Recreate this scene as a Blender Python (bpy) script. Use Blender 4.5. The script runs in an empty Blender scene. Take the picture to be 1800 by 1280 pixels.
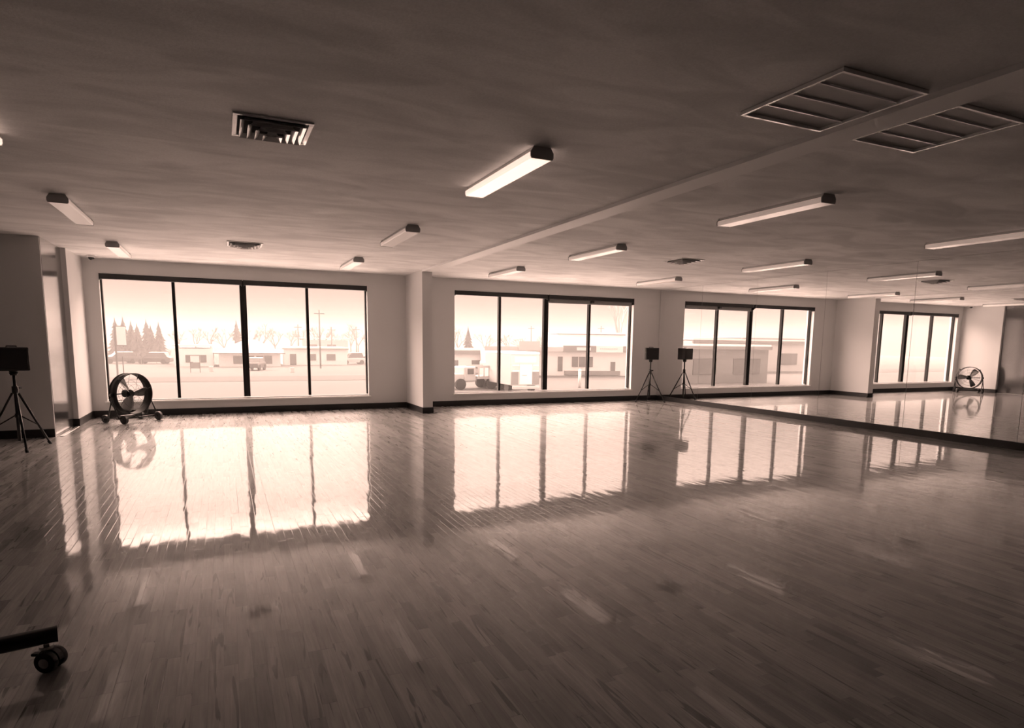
import bpy, bmesh, math, random
from mathutils import Vector, Matrix
random.seed(7)
sc = bpy.context.scene
COL = sc.collection
PI = math.pi

# ------------------------------------------------------------------ camera
cam_d = bpy.data.cameras.new('camera'); cam = bpy.data.objects.new('camera', cam_d); COL.objects.link(cam)
sc.camera = cam
cam_d.sensor_fit = 'HORIZONTAL'; cam_d.sensor_width = 36.0
cam_d.lens = 1111.5/1800*36
cam_d.shift_x = -4.911/1800; cam_d.shift_y = 113.065/1800
cam_d.clip_start = 0.05; cam_d.clip_end = 600
_yaw, _pitch, _roll = 0.430995, -0.134871, 0.012399
F = Vector((math.sin(_yaw)*math.cos(_pitch), math.cos(_yaw)*math.cos(_pitch), math.sin(_pitch)))
Rt = Vector((math.cos(_yaw), -math.sin(_yaw), 0)); Up = Rt.cross(F)
R2 = Rt*math.cos(_roll)+Up*math.sin(_roll); U2 = -Rt*math.sin(_roll)+Up*math.cos(_roll)
m = Matrix((R2, U2, -F)).transposed().to_4x4(); m.translation = Vector((0, 0, 1.4)); cam.matrix_world = m

# ------------------------------------------------------------------ view
vs = sc.view_settings
sc.display_settings.display_device = 'sRGB'
vs.view_transform = 'Standard'; vs.look = 'None'; vs.gamma = 1.0; vs.use_curve_mapping = False
vs.exposure = 0.0
sc.cycles.volume_bounces = 0
sc.cycles.max_bounces = 10; sc.cycles.diffuse_bounces = 6; sc.cycles.glossy_bounces = 5
sc.cycles.transparent_max_bounces = 24
sc.cycles.volume_max_steps = 64
sc.cycles.use_denoising = True
sc.cycles.sample_clamp_indirect = 6.0

TINT = (1.0, 0.70, 0.575)      # the warm light of the toned photograph

# ------------------------------------------------------------------ sky: pale snow cloud, brightest above the street ahead
SKY_LOW, SKY_HIGH, SKY_REST = .64, 18.5, 0.40
w = bpy.data.worlds.new('snow_sky'); sc.world = w; w.use_nodes = True
nt = w.node_tree; nt.nodes.clear()
def N(t, **k):
    n = nt.nodes.new(t)
    for a, b in k.items(): setattr(n, a, b)
    return n
out = N('ShaderNodeOutputWorld'); bg = N('ShaderNodeBackground'); tc = N('ShaderNodeTexCoord'); sx = N('ShaderNodeSeparateXYZ')
nt.links.new(tc.outputs['Generated'], sx.inputs[0])
def mr(src, a, b, c=0.0, d=1.0):
    n = N('ShaderNodeMapRange', interpolation_type='SMOOTHSTEP'); nt.links.new(src, n.inputs['Value'])
    for i, v in zip(('From Min', 'From Max', 'To Min', 'To Max'), (a, b, c, d)): n.inputs[i].default_value = v
    return n.outputs['Result']
def mm(op, a, b, c=None):
    n = N('ShaderNodeMath', operation=op)
    for i, v in enumerate((a, b, c)):
        if v is None: continue
        if isinstance(v, (int, float)): n.inputs[i].default_value = v
        else: nt.links.new(v, n.inputs[i])
    return n.outputs[0]
up0 = mr(sx.outputs[2], 0.08, 0.235, 0.0, 0.13)
up1 = mm('ADD', mr(sx.outputs[2], 0.235, 0.38), up0)
up2 = mr(sx.outputs[2], 0.52, 0.70, 1.0, 0.0)
az = mr(sx.outputs[1], 0.0, 0.4)
band = mm('MULTIPLY', mm('MULTIPLY', up1, up2), az)
low = mm('ADD', mr(sx.outputs[2], 0.10, 0.45, SKY_LOW, SKY_REST), mr(sx.outputs[1], -0.6, -0.1, 1.1, 0.0))
tot = mm('ADD', mm('MULTIPLY_ADD', band, SKY_HIGH, low), mr(sx.outputs[2], 0.68, 0.85, 0.0, 6.0))   # bright overhead cloud
bg.inputs['Color'].default_value = (*TINT, 1)
nt.links.new(tot, bg.inputs['Strength']); nt.links.new(bg.outputs[0], out.inputs[0])
w.cycles.sampling_method = 'MANUAL'; w.cycles.sample_map_resolution = 512

# ------------------------------------------------------------------ materials
MATS = {}
def mat(name, col, rough=0.6, metal=0.0, coat=0.0, bump=None, emis=None, spec=0.5, var=None):
    if name in MATS: return MATS[name]
    M = bpy.data.materials.new(name); M.use_nodes = True; t = M.node_tree; b = t.nodes['Principled BSDF']
    if not isinstance(col, tuple): col = (col, col, col)
    b.inputs['Base Color'].default_value = (*col, 1); b.inputs['Roughness'].default_value = rough
    b.inputs['Metallic'].default_value = metal; b.inputs['Coat Weight'].default_value = coat
    b.inputs['Specular IOR Level'].default_value = spec
    if emis: b.inputs['Emission Color'].default_value = (*TINT, 1); b.inputs['Emission Strength'].default_value = emis
    if var:      # (scale xyz, amount, detail)
        tcx = t.nodes.new('ShaderNodeTexCoord'); mp = t.nodes.new('ShaderNodeMapping'); mp.inputs['Scale'].default_value = var[0]
        nz = t.nodes.new('ShaderNodeTexNoise'); nz.inputs['Scale'].default_value = 1; nz.inputs['Detail'].default_value = var[2]
        rp = t.nodes.new('ShaderNodeMapRange'); rp.inputs['From Min'].default_value = .3; rp.inputs['From Max'].default_value = .7
        rp.inputs['To Min'].default_value = 1-var[1]; rp.inputs['To Max'].default_value = 1.0
        mx = t.nodes.new('ShaderNodeVectorMath'); mx.operation = 'SCALE'; mx.inputs[0].default_value = col
        t.links.new(tcx.outputs['Object'], mp.inputs[0]); t.links.new(mp.outputs[0], nz.inputs[0]); t.links.new(nz.outputs[0], rp.inputs[0])
        t.links.new(rp.outputs[0], mx.inputs['Scale']); t.links.new(mx.outputs[0], b.inputs['Base Color'])
    if bump:     # (scale, strength, distance)
        tcx = t.nodes.new('ShaderNodeTexCoord'); nz = t.nodes.new('ShaderNodeTexNoise')
        nz.inputs['Scale'].default_value = bump[0]; nz.inputs['Detail'].default_value = 3
        bp = t.nodes.new('ShaderNodeBump'); bp.inputs['Strength'].default_value = bump[1]; bp.inputs['Distance'].default_value = bump[2]
        t.links.new(tcx.outputs['Object'], nz.inputs[0]); t.links.new(nz.outputs[0], bp.inputs['Height']); t.links.new(bp.outputs[0], b.inputs['Normal'])
    MATS[name] = M; return M

def floor_material():
    M = bpy.data.materials.new('maple_strip_floor'); M.use_nodes = True; t = M.node_tree; b = t.nodes['Principled BSDF']; L = t.links.new
    def n(ty, **k):
        q = t.nodes.new(ty)
        for a, v in k.items(): setattr(q, a, v)
        return q
    def math_(op, a, b_=None, c=None):
        q = n('ShaderNodeMath', operation=op)
        for i, v in enumerate((a, b_, c)):
            if v is None: continue
            if isinstance(v, (int, float)): q.inputs[i].default_value = v
            else: L(v, q.inputs[i])
        return q.outputs[0]
    def comb(x, y, z):
        q = n('ShaderNodeCombineXYZ')
        for i, v in enumerate((x, y, z)):
            if isinstance(v, (int, float)): q.inputs[i].default_value = v
            else: L(v, q.inputs[i])
        return q.outputs[0]
    def rng(src, a, b2, c, d, smooth=False):
        q = n('ShaderNodeMapRange'); L(src, q.inputs['Value'])
        if smooth: q.interpolation_type = 'SMOOTHSTEP'
        for i, v in zip(('From Min', 'From Max', 'To Min', 'To Max'), (a, b2, c, d)): q.inputs[i].default_value = v
        return q.outputs['Result']
    W = 0.0575
    tcn = n('ShaderNodeTexCoord'); s = n('ShaderNodeSeparateXYZ'); L(tcn.outputs['Object'], s.inputs[0])
    X, Y = s.outputs[0], s.outputs[1]
    rx = math_('DIVIDE', X, W); row = math_('FLOOR', rx); fx = math_('FRACT', rx)
    wn = n('ShaderNodeTexWhiteNoise', noise_dimensions='1D'); L(row, wn.inputs['W'])
    yo = math_('MULTIPLY_ADD', wn.outputs['Value'], 7.3, Y)
    ry = math_('DIVIDE', yo, math_('MULTIPLY_ADD', wn.outputs['Value'], 0.25, 0.42))
    # unequal board lengths: jitter the cell border
    seg = math_('FLOOR', ry); fy = math_('FRACT', ry)
    w2 = n('ShaderNodeTexWhiteNoise', noise_dimensions='2D'); L(comb(row, seg, 0), w2.inputs['Vector'])
    cut = math_('MULTIPLY_ADD', w2.outputs['Value'], 0.6, 0.2)
    side = math_('GREATER_THAN', fy, cut)
    pid = math_('ADD', seg, math_('MULTIPLY', side, 0.5))
    merge = math_('FLOOR', math_('ADD', pid, 0.5))      # board runs from one cut to the next
    w3 = n('ShaderNodeTexWhiteNoise', noise_dimensions='2D'); L(comb(row, merge, 0), w3.inputs['Vector'])
    rnd = w3.outputs['Value']; s3 = n('ShaderNodeSeparateColor'); L(w3.outputs['Color'], s3.inputs[0])
    # grain
    gx = math_('MULTIPLY_ADD', rnd, 31.0, math_('MULTIPLY', X, 60.0)); gy = math_('MULTIPLY_ADD', rnd, 17.0, math_('MULTIPLY', Y, 3.5))
    g1 = n('ShaderNodeTexNoise'); g1.inputs['Scale'].default_value = 1; g1.inputs['Detail'].default_value = 5; g1.inputs['Distortion'].default_value = .8
    L(comb(gx, gy, row), g1.inputs[0])
    fine = n('ShaderNodeTexNoise'); fine.inputs['Scale'].default_value = 1; fine.inputs['Detail'].default_value = 2
    L(comb(math_('MULTIPLY', X, 420), math_('MULTIPLY', Y, 26), rnd), fine.inputs[0])
    # mineral streaks: long dark tongues
    st = n('ShaderNodeTexNoise'); st.inputs['Scale'].default_value = 1; st.inputs['Detail'].default_value = 2; st.inputs['Distortion'].default_value = 1.2
    L(comb(math_('MULTIPLY_ADD', rnd, 91.0, math_('MULTIPLY', X, 20)), math_('MULTIPLY_ADD', rnd, 53.0, math_('MULTIPLY', Y, 1.5)), math_('MULTIPLY', row, 3.7)), st.inputs[0])
    streak = rng(st.outputs[0], .62, .66, 0, 1, True)
    # knots
    kn = n('ShaderNodeTexVoronoi'); kn.inputs['Scale'].default_value = 1; L(comb(math_('MULTIPLY', X, 5.2), math_('MULTIPLY', Y, 2.6), 0), kn.inputs[0])
    knot = math_('MULTIPLY', rng(kn.outputs['Distance'], 0.02, 0.06, 1, 0, True), math_('GREATER_THAN', s3.outputs[2], .55))
    tone = rng(rnd, 0, 1, .62, 1.14)
    darkb = math_('LESS_THAN', s3.outputs[1], .10)
    tone = math_('MULTIPLY', tone, math_('MULTIPLY_ADD', darkb, -.38, 1.0))
    tone = math_('MULTIPLY', tone, rng(g1.outputs[0], .3, .72, 1.12, .68))
    tone = math_('MULTIPLY', tone, rng(fine.outputs[0], .3, .7, 1.03, .96))
    tone = math_('MULTIPLY', tone, math_('MULTIPLY_ADD', streak, -.68, 1.0))
    tone = math_('MULTIPLY', tone, math_('MULTIPLY_ADD', knot, -.6, 1.0))
    # seams
    ex = math_('MINIMUM', fx, math_('SUBTRACT', 1.0, fx)); sxm = rng(ex, 0.0, 0.035, 0.6, 1.0)
    ey = math_('ABSOLUTE', math_('SUBTRACT', fy, cut)); sy = rng(ey, 0.0, 0.006, 0.6, 1.0)
    seam = math_('MULTIPLY', sxm, sy)
    tone = math_('MULTIPLY', tone, seam)
    sc_ = n('ShaderNodeVectorMath', operation='SCALE'); sc_.inputs[0].default_value = FLOOR_COL; L(tone, sc_.inputs['Scale'])
    L(sc_.outputs[0], b.inputs['Base Color'])
    b.inputs['Roughness'].default_value = .42
    b.inputs['Specular IOR Level'].default_value = .35
    b.inputs['Coat Weight'].default_value = 1.0; b.inputs['Coat Roughness'].default_value = .045; b.inputs['Coat IOR'].default_value = 1.75
    # the varnish follows each board: slight cupping, tilt and long waves
    wv = n('ShaderNodeTexNoise'); wv.inputs['Scale'].default_value = 1; wv.inputs['Detail'].default_value = 1.5
    L(comb(math_('MULTIPLY', X, 9.0), math_('MULTIPLY', Y, 2.2), 0), wv.inputs[0])
    h = math_('MULTIPLY', wv.outputs[0], .0011)
    h = math_('ADD', h, math_('MULTIPLY', math_('MULTIPLY', math_('SUBTRACT', s3.outputs[0], .5), fx), .00016))
    h = math_('ADD', h, math_('MULTIPLY', math_('MULTIPLY', math_('SUBTRACT', s3.outputs[2], .5), fy), .0016))
    h = math_('ADD', h, math_('MULTIPLY', math_('SUBTRACT', seam, 1.0), .0004))
    bp = n('ShaderNodeBump'); bp.inputs['Strength'].default_value = 1.0; bp.inputs['Distance'].default_value = 1.0
    L(h, bp.inputs['Height']); L(bp.outputs[0], b.inputs['Normal']); L(bp.outputs[0], b.inputs['Coat Normal'])
    return M

def ceiling_material():
    M = bpy.data.materials.new('rolled_ceiling_paint'); M.use_nodes = True; t = M.node_tree; b = t.nodes['Principled BSDF']; L = t.links.new
    tcn = t.nodes.new('ShaderNodeTexCoord')
    def noise(scale, det, dis=0):
        mp = t.nodes.new('ShaderNodeMapping'); mp.inputs['Scale'].default_value = scale; L(tcn.outputs['Object'], mp.inputs[0])
        q = t.nodes.new('ShaderNodeTexNoise'); q.inputs['Scale'].default_value = 1; q.inputs['Detail'].default_value = det; q.inputs['Distortion'].default_value = dis
        L(mp.outputs[0], q.inputs[0]); return q.outputs[0]
    def rg(s_, a, b_, c, d):
        q = t.nodes.new('ShaderNodeMapRange'); L(s_, q.inputs['Value'])
        for i, v in zip(('From Min', 'From Max', 'To Min', 'To Max'), (a, b_, c, d)): q.inputs[i].default_value = v
        return q.outputs[0]
    def mul(a, b_):
        q = t.nodes.new('ShaderNodeMath'); q.operation = 'MULTIPLY'; L(a, q.inputs[0]); L(b_, q.inputs[1]); return q.outputs[0]
    p1 = rg(noise((1.1, 2.6, 1), 5, 1.0), .38, .60, .84, 1.04)       # roller lap marks across the room
    p2 = rg(noise((.45, .8, 1), 3, .6), .38, .62, .86, 1.05)
    p3 = rg(noise((90, 90, 90), 2), .3, .7, .93, 1.03)
    v = mul(mul(p1, p2), p3)
    s_ = t.nodes.new('ShaderNodeVectorMath'); s_.operation = 'SCALE'; s_.inputs[0].default_value = (CEIL,)*3; L(v, s_.inputs['Scale']); L(s_.outputs[0], b.inputs['Base Color'])
    b.inputs['Roughness'].default_value = .7; b.inputs['Specular IOR Level'].default_value = .3
    bp = t.nodes.new('ShaderNodeBump'); bp.inputs['Strength'].default_value = .35; bp.inputs['Distance'].default_value = .004
    L(noise((70, 70, 70), 3), bp.inputs['Height']); L(bp.outputs[0], b.inputs['Normal'])
    return M

def glass_material():
    M = bpy.data.materials.new('window_glass'); M.use_nodes = True; t = M.node_tree; t.nodes.clear()
    o = t.nodes.new('ShaderNodeOutputMaterial'); tr = t.nodes.new('ShaderNodeBsdfTransparent'); gl = t.nodes.new('ShaderNodeBsdfGlossy')
    lw = t.nodes.new('ShaderNodeLayerWeight'); pw = t.nodes.new('ShaderNodeMath'); pw.operation = 'POWER'; pw.inputs[1].default_value = 5
    fr = t.nodes.new('ShaderNodeMath'); fr.operation = 'MULTIPLY_ADD'; fr.inputs[1].default_value = .5; fr.inputs[2].default_value = .02
    lw.inputs[0].default_value = .5; t.links.new(lw.outputs['Facing'], pw.inputs[0]); t.links.new(pw.outputs[0], fr.inputs[0]); mx = t.nodes.new('ShaderNodeMixShader')
    tr.inputs[0].default_value = (1, 1, 1, 1); gl.inputs['Roughness'].default_value = 0.01
    t.links.new(fr.outputs[0], mx.inputs[0]); t.links.new(tr.outputs[0], mx.inputs[1]); t.links.new(gl.outputs[0], mx.inputs[2]); t.links.new(mx.outputs[0], o.inputs[0])
    return M

def mirror_material():
    M = bpy.data.materials.new('mirror_silver'); M.use_nodes = True; t = M.node_tree; t.nodes.clear()
    o = t.nodes.new('ShaderNodeOutputMaterial'); gl = t.nodes.new('ShaderNodeBsdfGlossy'); gl.inputs[0].default_value = (.93, .93, .93, 1); gl.inputs['Roughness'].default_value = 0.0
    t.links.new(gl.outputs[0], o.inputs[0]); return M

FLOOR_COL = (.47, .46, .45); CEIL = .90
M_FLOOR = floor_material(); M_CEIL = ceiling_material(); M_GLASS = glass_material(); M_MIRROR = mirror_material()
WALL = mat('eggshell_wall_paint', .66, .55, bump=(120, .15, .002), spec=.3)
WALLD = mat('darkened_wall_paint', .08, .6, bump=(120, .15, .002), spec=.3)  # rear walls coloured dark to cut light bounced back into the room
TRIMW = mat('white_trim_paint', .80, .35)
BLK = mat('black_vinyl_base', .012, .45)
FRAME = mat('bronze_window_frame', .02, .3, metal=.4)
SHADE = mat('black_shade_box', .015, .5)
SCREEN = mat('grey_shade_cloth', .35, .8)
HOUS = mat('white_enamel_housing', .55, .35)
ENDCAP = mat('end_cap_metal', .42, .4)
LENS_FAINT = mat('faint_glow_lens', .88, .25, emis=.22)  # faint glow added to the lenses of lights that are off
LENS_ON = mat('lit_acrylic_lens', .6, .3, emis=1.12)
VENT = mat('vent_white_enamel', .92, .25, coat=1.0)
VENTIN = mat('duct_shade_black', .02, .9)
PLASTIC = mat('black_plastic', .012, .4, bump=(300, .2, .001))
GRILLE = mat('black_speaker_grille', .008, .7, bump=(900, .5, .001))
POLE = mat('black_stand_tube', .014, .3, metal=.3)
DRUM = mat('black_fan_drum', .010, .7, spec=.25)
BLADE = mat('grey_fan_blade', .35, .3, metal=.8)
CHROME = mat('chrome_caster', .5, .2, metal=1)
RUBBER = mat('black_rubber', .015, .5)
ALU = mat('brushed_threshold', .5, .35, metal=.9)
SNOW = mat('snow', .85, .9, spec=.1, var=((.08, .25, .2), .06, 4))
SNOW_DIM = mat('dimmed_snow', .15, .9, spec=.1, var=((.08, .25, .2), .10, 4))  # far snow, darkened so the strong sky does not blow it out
ROAD = mat('slushy_road', .105, .8, spec=.1, var=((.05, 1.2, 1), .25, 3))
BSTUC = mat('pale_render', .78, .9, spec=.1)
BGREY = mat('grey_siding', .55, .9, spec=.1)
BDARK = mat('brown_fascia_board', .25, .8, spec=.1)
BWIN = mat('shop_glass', .10, .2)
CONIF = mat('conifer_needles', .16, .9, spec=.1, var=((3, 3, 3), .4, 3))
BRUSH = mat('bare_twigs', .18, .9, spec=.1)
BARK = mat('bark', .22, .9, spec=.1)
CARD = mat('dark_car_paint', .08, .35)
CARL = mat('pale_car_paint', .5, .35)
TYRE = mat('tyre', .03, .8)
WOODP = mat('weathered_pole', .18, .9, spec=.1)
SIGNW = mat('white_sign_face', .7, .5)

# ------------------------------------------------------------------ mesh helpers
def link(name, bm, material, parent=None, smooth=False):
    me = bpy.data.meshes.new(name); bm.normal_update(); bm.to_mesh(me); bm.free()
    if isinstance(material, (list, tuple)):
        for x in material: me.materials.append(x)
    else: me.materials.append(material)
    if smooth:
        for p in me.polygons: p.use_smooth = True
    o = bpy.data.objects.new(name, me); COL.objects.link(o)
    if parent: o.parent = parent
    return o
def smooth_by_angle(o, deg=35):
    me = o.data
    for p in me.polygons: p.use_smooth = True
    bm = bmesh.new(); bm.from_mesh(me)
    for e in bm.edges:
        if len(e.link_faces) == 2 and e.calc_face_angle(0) > math.radians(deg): e.smooth = False
    bm.to_mesh(me); bm.free()
    return o
def box(bm, x0, x1, y0, y1, z0, z1, mi=0):
    v = [bm.verts.new(p) for p in ((x0,y0,z0),(x1,y0,z0),(x1,y1,z0),(x0,y1,z0),(x0,y0,z1),(x1,y0,z1),(x1,y1,z1),(x0,y1,z1))]
    for f in ((0,3,2,1),(4,5,6,7),(0,1,5,4),(1,2,6,5),(2,3,7,6),(3,0,4,7)):
        q = bm.faces.new([v[i] for i in f]); q.material_index = mi
    return v
def bevel(bm, w_, seg=2):
    bmesh.ops.bevel(bm, geom=list(bm.edges), offset=w_, segments=seg, profile=.5, affect='EDGES', clamp_overlap=True)
def boxbm(*a, bev=0):
    bm = bmesh.new(); box(bm, *a)
    if bev: bevel(bm, bev)
    return bm
def prism(bm, pts, z0, z1, mi=0):
    a = [bm.verts.new((x, y, z0)) for x, y in pts]; b = [bm.verts.new((x, y, z1)) for x, y in pts]; n = len(pts)
    f = bm.faces.new(a[::-1]); f.material_index = mi; f = bm.faces.new(b); f.material_index = mi
    for i in range(n):
        f = bm.faces.new((a[i], a[(i+1) % n], b[(i+1) % n], b[i])); f.material_index = mi
def tube(bm, pts, r, seg=10, caps=True, closed=False):
    pts = [Vector(p) for p in pts]; n = len(pts); rr = r if isinstance(r, (list, tuple)) else [r]*n
    rings = []; prev = None
    for i, p in enumerate(pts):
        if closed: d = (pts[(i+1) % n]-pts[i-1]).normalized()
        elif i == 0: d = (pts[1]-p).normalized()
        elif i == n-1: d = (p-pts[i-1]).normalized()
        else: d = (pts[i+1]-pts[i-1]).normalized()
        if prev is None:
            a = Vector((0,0,1)) if abs(d.z) < .9 else Vector((1,0,0)); u = d.cross(a).normalized()
        else: u = (prev - d*prev.dot(d)).normalized()
        prev = u; v = d.cross(u)
        rings.append([bm.verts.new(p+(u*math.cos(2*PI*k/seg)+v*math.sin(2*PI*k/seg))*rr[i]) for k in range(seg)])
    for i in range(n if closed else n-1):
        a, b = rings[i], rings[(i+1) % n]
        for k in range(seg): bm.faces.new((a[k], a[(k+1) % seg], b[(k+1) % seg], b[k]))
    if caps and not closed:
        bm.faces.new(rings[0][::-1]); bm.faces.new(rings[-1])
def cyl(bm, c, axis, r, h, seg=24, r2=None):
    c = Vector(c); ax = Vector(axis).normalized()
    tube(bm, [c-ax*h/2, c+ax*h/2], [r, r if r2 is None else r2], seg)
def lathe(bm, prof, seg=32, mtx=None):
    rings = []
    for r, z in prof:
        rings.append([bm.verts.new((r*math.cos(2*PI*k/seg), r*math.sin(2*PI*k/seg), z)) for k in range(seg)])
    for a, b in zip(rings, rings[1:]):
        for k in range(seg): bm.faces.new((a[k], a[(k+1) % seg], b[(k+1) % seg], b[k]))
    if mtx is not None: bmesh.ops.transform(bm, matrix=mtx, verts=[v for r_ in rings for v in r_])
def tag(o, label, cat=None, group=None, kind=None):
    if label: o['label'] = label
    if cat: o['category'] = cat
    if group: o['group'] = group
    if kind: o['kind'] = kind
    return o
def thing(name, label, cat, loc=(0,0,0), rz=0, group=None):
    o = bpy.data.objects.new(name, None); COL.objects.link(o); o.empty_display_size = .1
    o.location = loc; o.rotation_euler = (0, 0, rz); return tag(o, label, cat, group)
def struct(name, bm, material, label=None, smooth=False):
    o = link(name, bm, material, smooth=smooth); return tag(o, label, kind='structure')
def dup(root, loc, rz, label, group=None):
    r = root.copy(); COL.objects.link(r); r.location = loc; r.rotation_euler = (0, 0, rz); r['label'] = label
    if group: r['group'] = group
    for ch in list(root.children):
        c = ch.copy(); COL.objects.link(c); c.parent = r
        for g in list(ch.children):
            d = g.copy(); COL.objects.link(d); d.parent = c
    return r

# ================================================================== room
D, R, H = 13.154, 10.024, 2.75
YB, XL = -6.0, -6.5           # wall behind the camera, far left wall
LB, LA, YS, YK = -2.128, -2.195, 11.93, 10.72     # stepped left side
# floor, ceiling
struct('floor', boxbm(XL-.3, R+.3, YB-.3, D+.14, -.25, 0), M_FLOOR, 'pale varnished maple strip floor with strong window reflections')
struct('ceiling', boxbm(XL-.3, R+.3, YB-.3, D+.3, H, H+.2), M_CEIL, 'painted ceiling with streaky roller marks')
# window wall with two openings
Z0, Z1 = .275, 2.50
OPEN = ((-1.905, 2.72), (4.575, 9.235))
bm = bmesh.new(); T = .26
xs = [XL-.3, OPEN[0][0], OPEN[0][1], OPEN[1][0], OPEN[1][1], R+.3]
box(bm, xs[0], xs[-1], D, D+T, -.25, Z0); box(bm, xs[0], xs[-1], D, D+T, Z1, H+.2)
for a, b in ((0, 1), (2, 3), (4, 5)): box(bm, xs[a], xs[b], D, D+T, Z0, Z1)
struct('wall_back', bm, WALL, 'pale window wall at the far end of the room')
# stepped left wall (plan outline)
bm = bmesh.new()
prism(bm, [(XL-.3, YK), (-2.203, YK), (LA-.012, YS), (LB, YS), (LB, D), (XL-.3, D)], 0, H)
struct('wall_left', bm, WALL, 'pale stepped wall left of the windows with a shaded face')
# tall glossy dark door in the stepped part: black seen square on (in the mirrors), bright with the window where one looks along it
bm = bmesh.new(); prism(bm, [(LA-.004, YK+.03), (LA-.012, YK+.03), (LA-.012, YS-.01), (LA, YS-.01)], .008, H-.004)
dd = struct('door_1', bm, mat('dark_glazed_door', .05, .16, coat=1.0, spec=.8), 'tall glossy dark door along the left wall reflecting the window')
dd.data.materials[0].node_tree.nodes['Principled BSDF'].inputs['Coat IOR'].default_value = 2.1; dd.data.materials[0].node_tree.nodes['Principled BSDF'].inputs['Coat Roughness'].default_value = .12
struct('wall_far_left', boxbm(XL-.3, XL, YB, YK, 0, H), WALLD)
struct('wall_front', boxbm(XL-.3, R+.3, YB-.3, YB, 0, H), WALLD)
struct('wall_right', boxbm(R, R+.3, YB, D, 0, H), WALL)
# pier and the shallow beam running from it
PX0, PX1, PY = 3.510, 3.708, 11.945
struct('wall_pier', boxbm(PX0, PX1, PY, D, 0, H), WALL, 'narrow pale pier standing out from the wall between the two windows')
struct('trim_1', boxbm(PX0, PX1+.03, YB, PY, H-.032, H+.01), mat('beam_paint', .86, .5, bump=(120, .15, .002)), 'shallow ceiling beam running from the pier toward the camera')
# baseboards
BH, BT = .115, .012
bm = bmesh.new(); box(bm, LB, PX0, D-BT, D, 0, BH); box(bm, PX1, R, D-BT, D, 0, BH)
struct('baseboard_back', bm, BLK, 'black vinyl baseboard under the windows')
bm = bmesh.new(); box(bm, LB, LB+BT, YS-BT, D-BT, 0, BH); box(bm, LA, LB, YS-BT, YS, 0, BH)
struct('baseboard_left', bm, BLK, 'black vinyl baseboard beside the fan')
struct('baseboard_front', boxbm(XL, -2.203, YK-BT, YK, 0, BH), BLK, 'black baseboard behind the left speaker stand')
bm = bmesh.new(); box(bm, PX0-BT, PX0, PY-BT, D-BT, 0, BH); box(bm, PX0, PX1, PY-BT, PY, 0, BH); box(bm, PX1, PX1+BT, PY-BT, D-BT, 0, BH)
struct('baseboard_pier', bm, BLK, 'black baseboard wrapped round the pier')
struct('baseboard_right', boxbm(R-.022, R, YB, D-BT, 0, .105), BLK, 'long black baseboard below the wall mirrors')
bm = bmesh.new(); box(bm, -2.16, -2.11, 10.74, 11.86, 0, .006); bevel(bm, .002, 1)
struct('trim_2', bm, ALU, 'thin metal threshold strip on the floor beside the left wall')
struct('trim_3', boxbm(PX1+.0, PX1+.085, PY-.03, PY+.0, 0, .012, bev=.003), BLK, 'small black floor stop at the foot of the pier')

# windows
GY = D+.13
def window(n, x0, x1, mull, main, lab):
    win = bpy.data.objects.new('window_%d' % n, None); COL.objects.link(win); win.location = ((x0+x1)/2, GY, Z0); win['kind'] = 'structure'; win['label'] = lab
    cx = (x0+x1)/2
    X = lambda v: v-cx
    bm = bmesh.new(); fw = .035; hz = Z1-Z0
    box(bm, X(x0), X(x1), -.02, .05, 0, .010); box(bm, X(x0), X(x1), -.02, .05, hz-.06, hz)
    box(bm, X(x0), X(x0)+fw, -.03, .05, .03, hz-.06); box(bm, X(x1)-fw, X(x1), -.03, .05, .03, hz-.06)
    link('window_frame', bm, FRAME, win)
    edges = [x0]+mull+[x1]
    for mx in mull:
        w_ = .058 if mx == main else .026
        bm = bmesh.new(); box(bm, X(mx)-w_, X(mx)+w_, -.045, .05, .03, hz-.06)
        if mx == main: box(bm, X(mx)-.012, X(mx)+.012, -.055, -.045, .03, hz-.06)
        bevel(bm, .004, 1)
        link('mullion', bm, FRAME, win)
    for a, b in zip(edges, edges[1:]):
        link('pane', boxbm(X(a)+.02, X(b)-.02, .006, .014, .02, hz-.05), M_GLASS, win)
    bm = bmesh.new(); box(bm, X(x0)-.03, X(x1)+.03, D-GY-.035, -.045, -.03, .0); bevel(bm, .005, 2)
    link('window_sill', bm, TRIMW, win)
    bm = bmesh.new()
    # pale reveal returns: left, right, head
    box(bm, X(x0), X(x0)+.008, D-GY, -.03, 0, hz); box(bm, X(x1)-.008, X(x1), D-GY, -.03, 0, hz); box(bm, X(x0), X(x1), D-GY, -.03, hz-.006, hz)
    link('reveal', bm, TRIMW, win)
    return win
s_ = (D+.09)/D
m1 = [-.7674*s_, .3879*s_, 1.5402*s_]; m2 = [5.650*s_, 6.809*s_, 7.975*s_]
window(1, OPEN[0][0], OPEN[0][1], m1, m1[1], 'wide four-pane window left of the pier')
window(2, OPEN[1][0], OPEN[1][1], m2, m2[1], 'wide four-pane window right of the pier')
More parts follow.
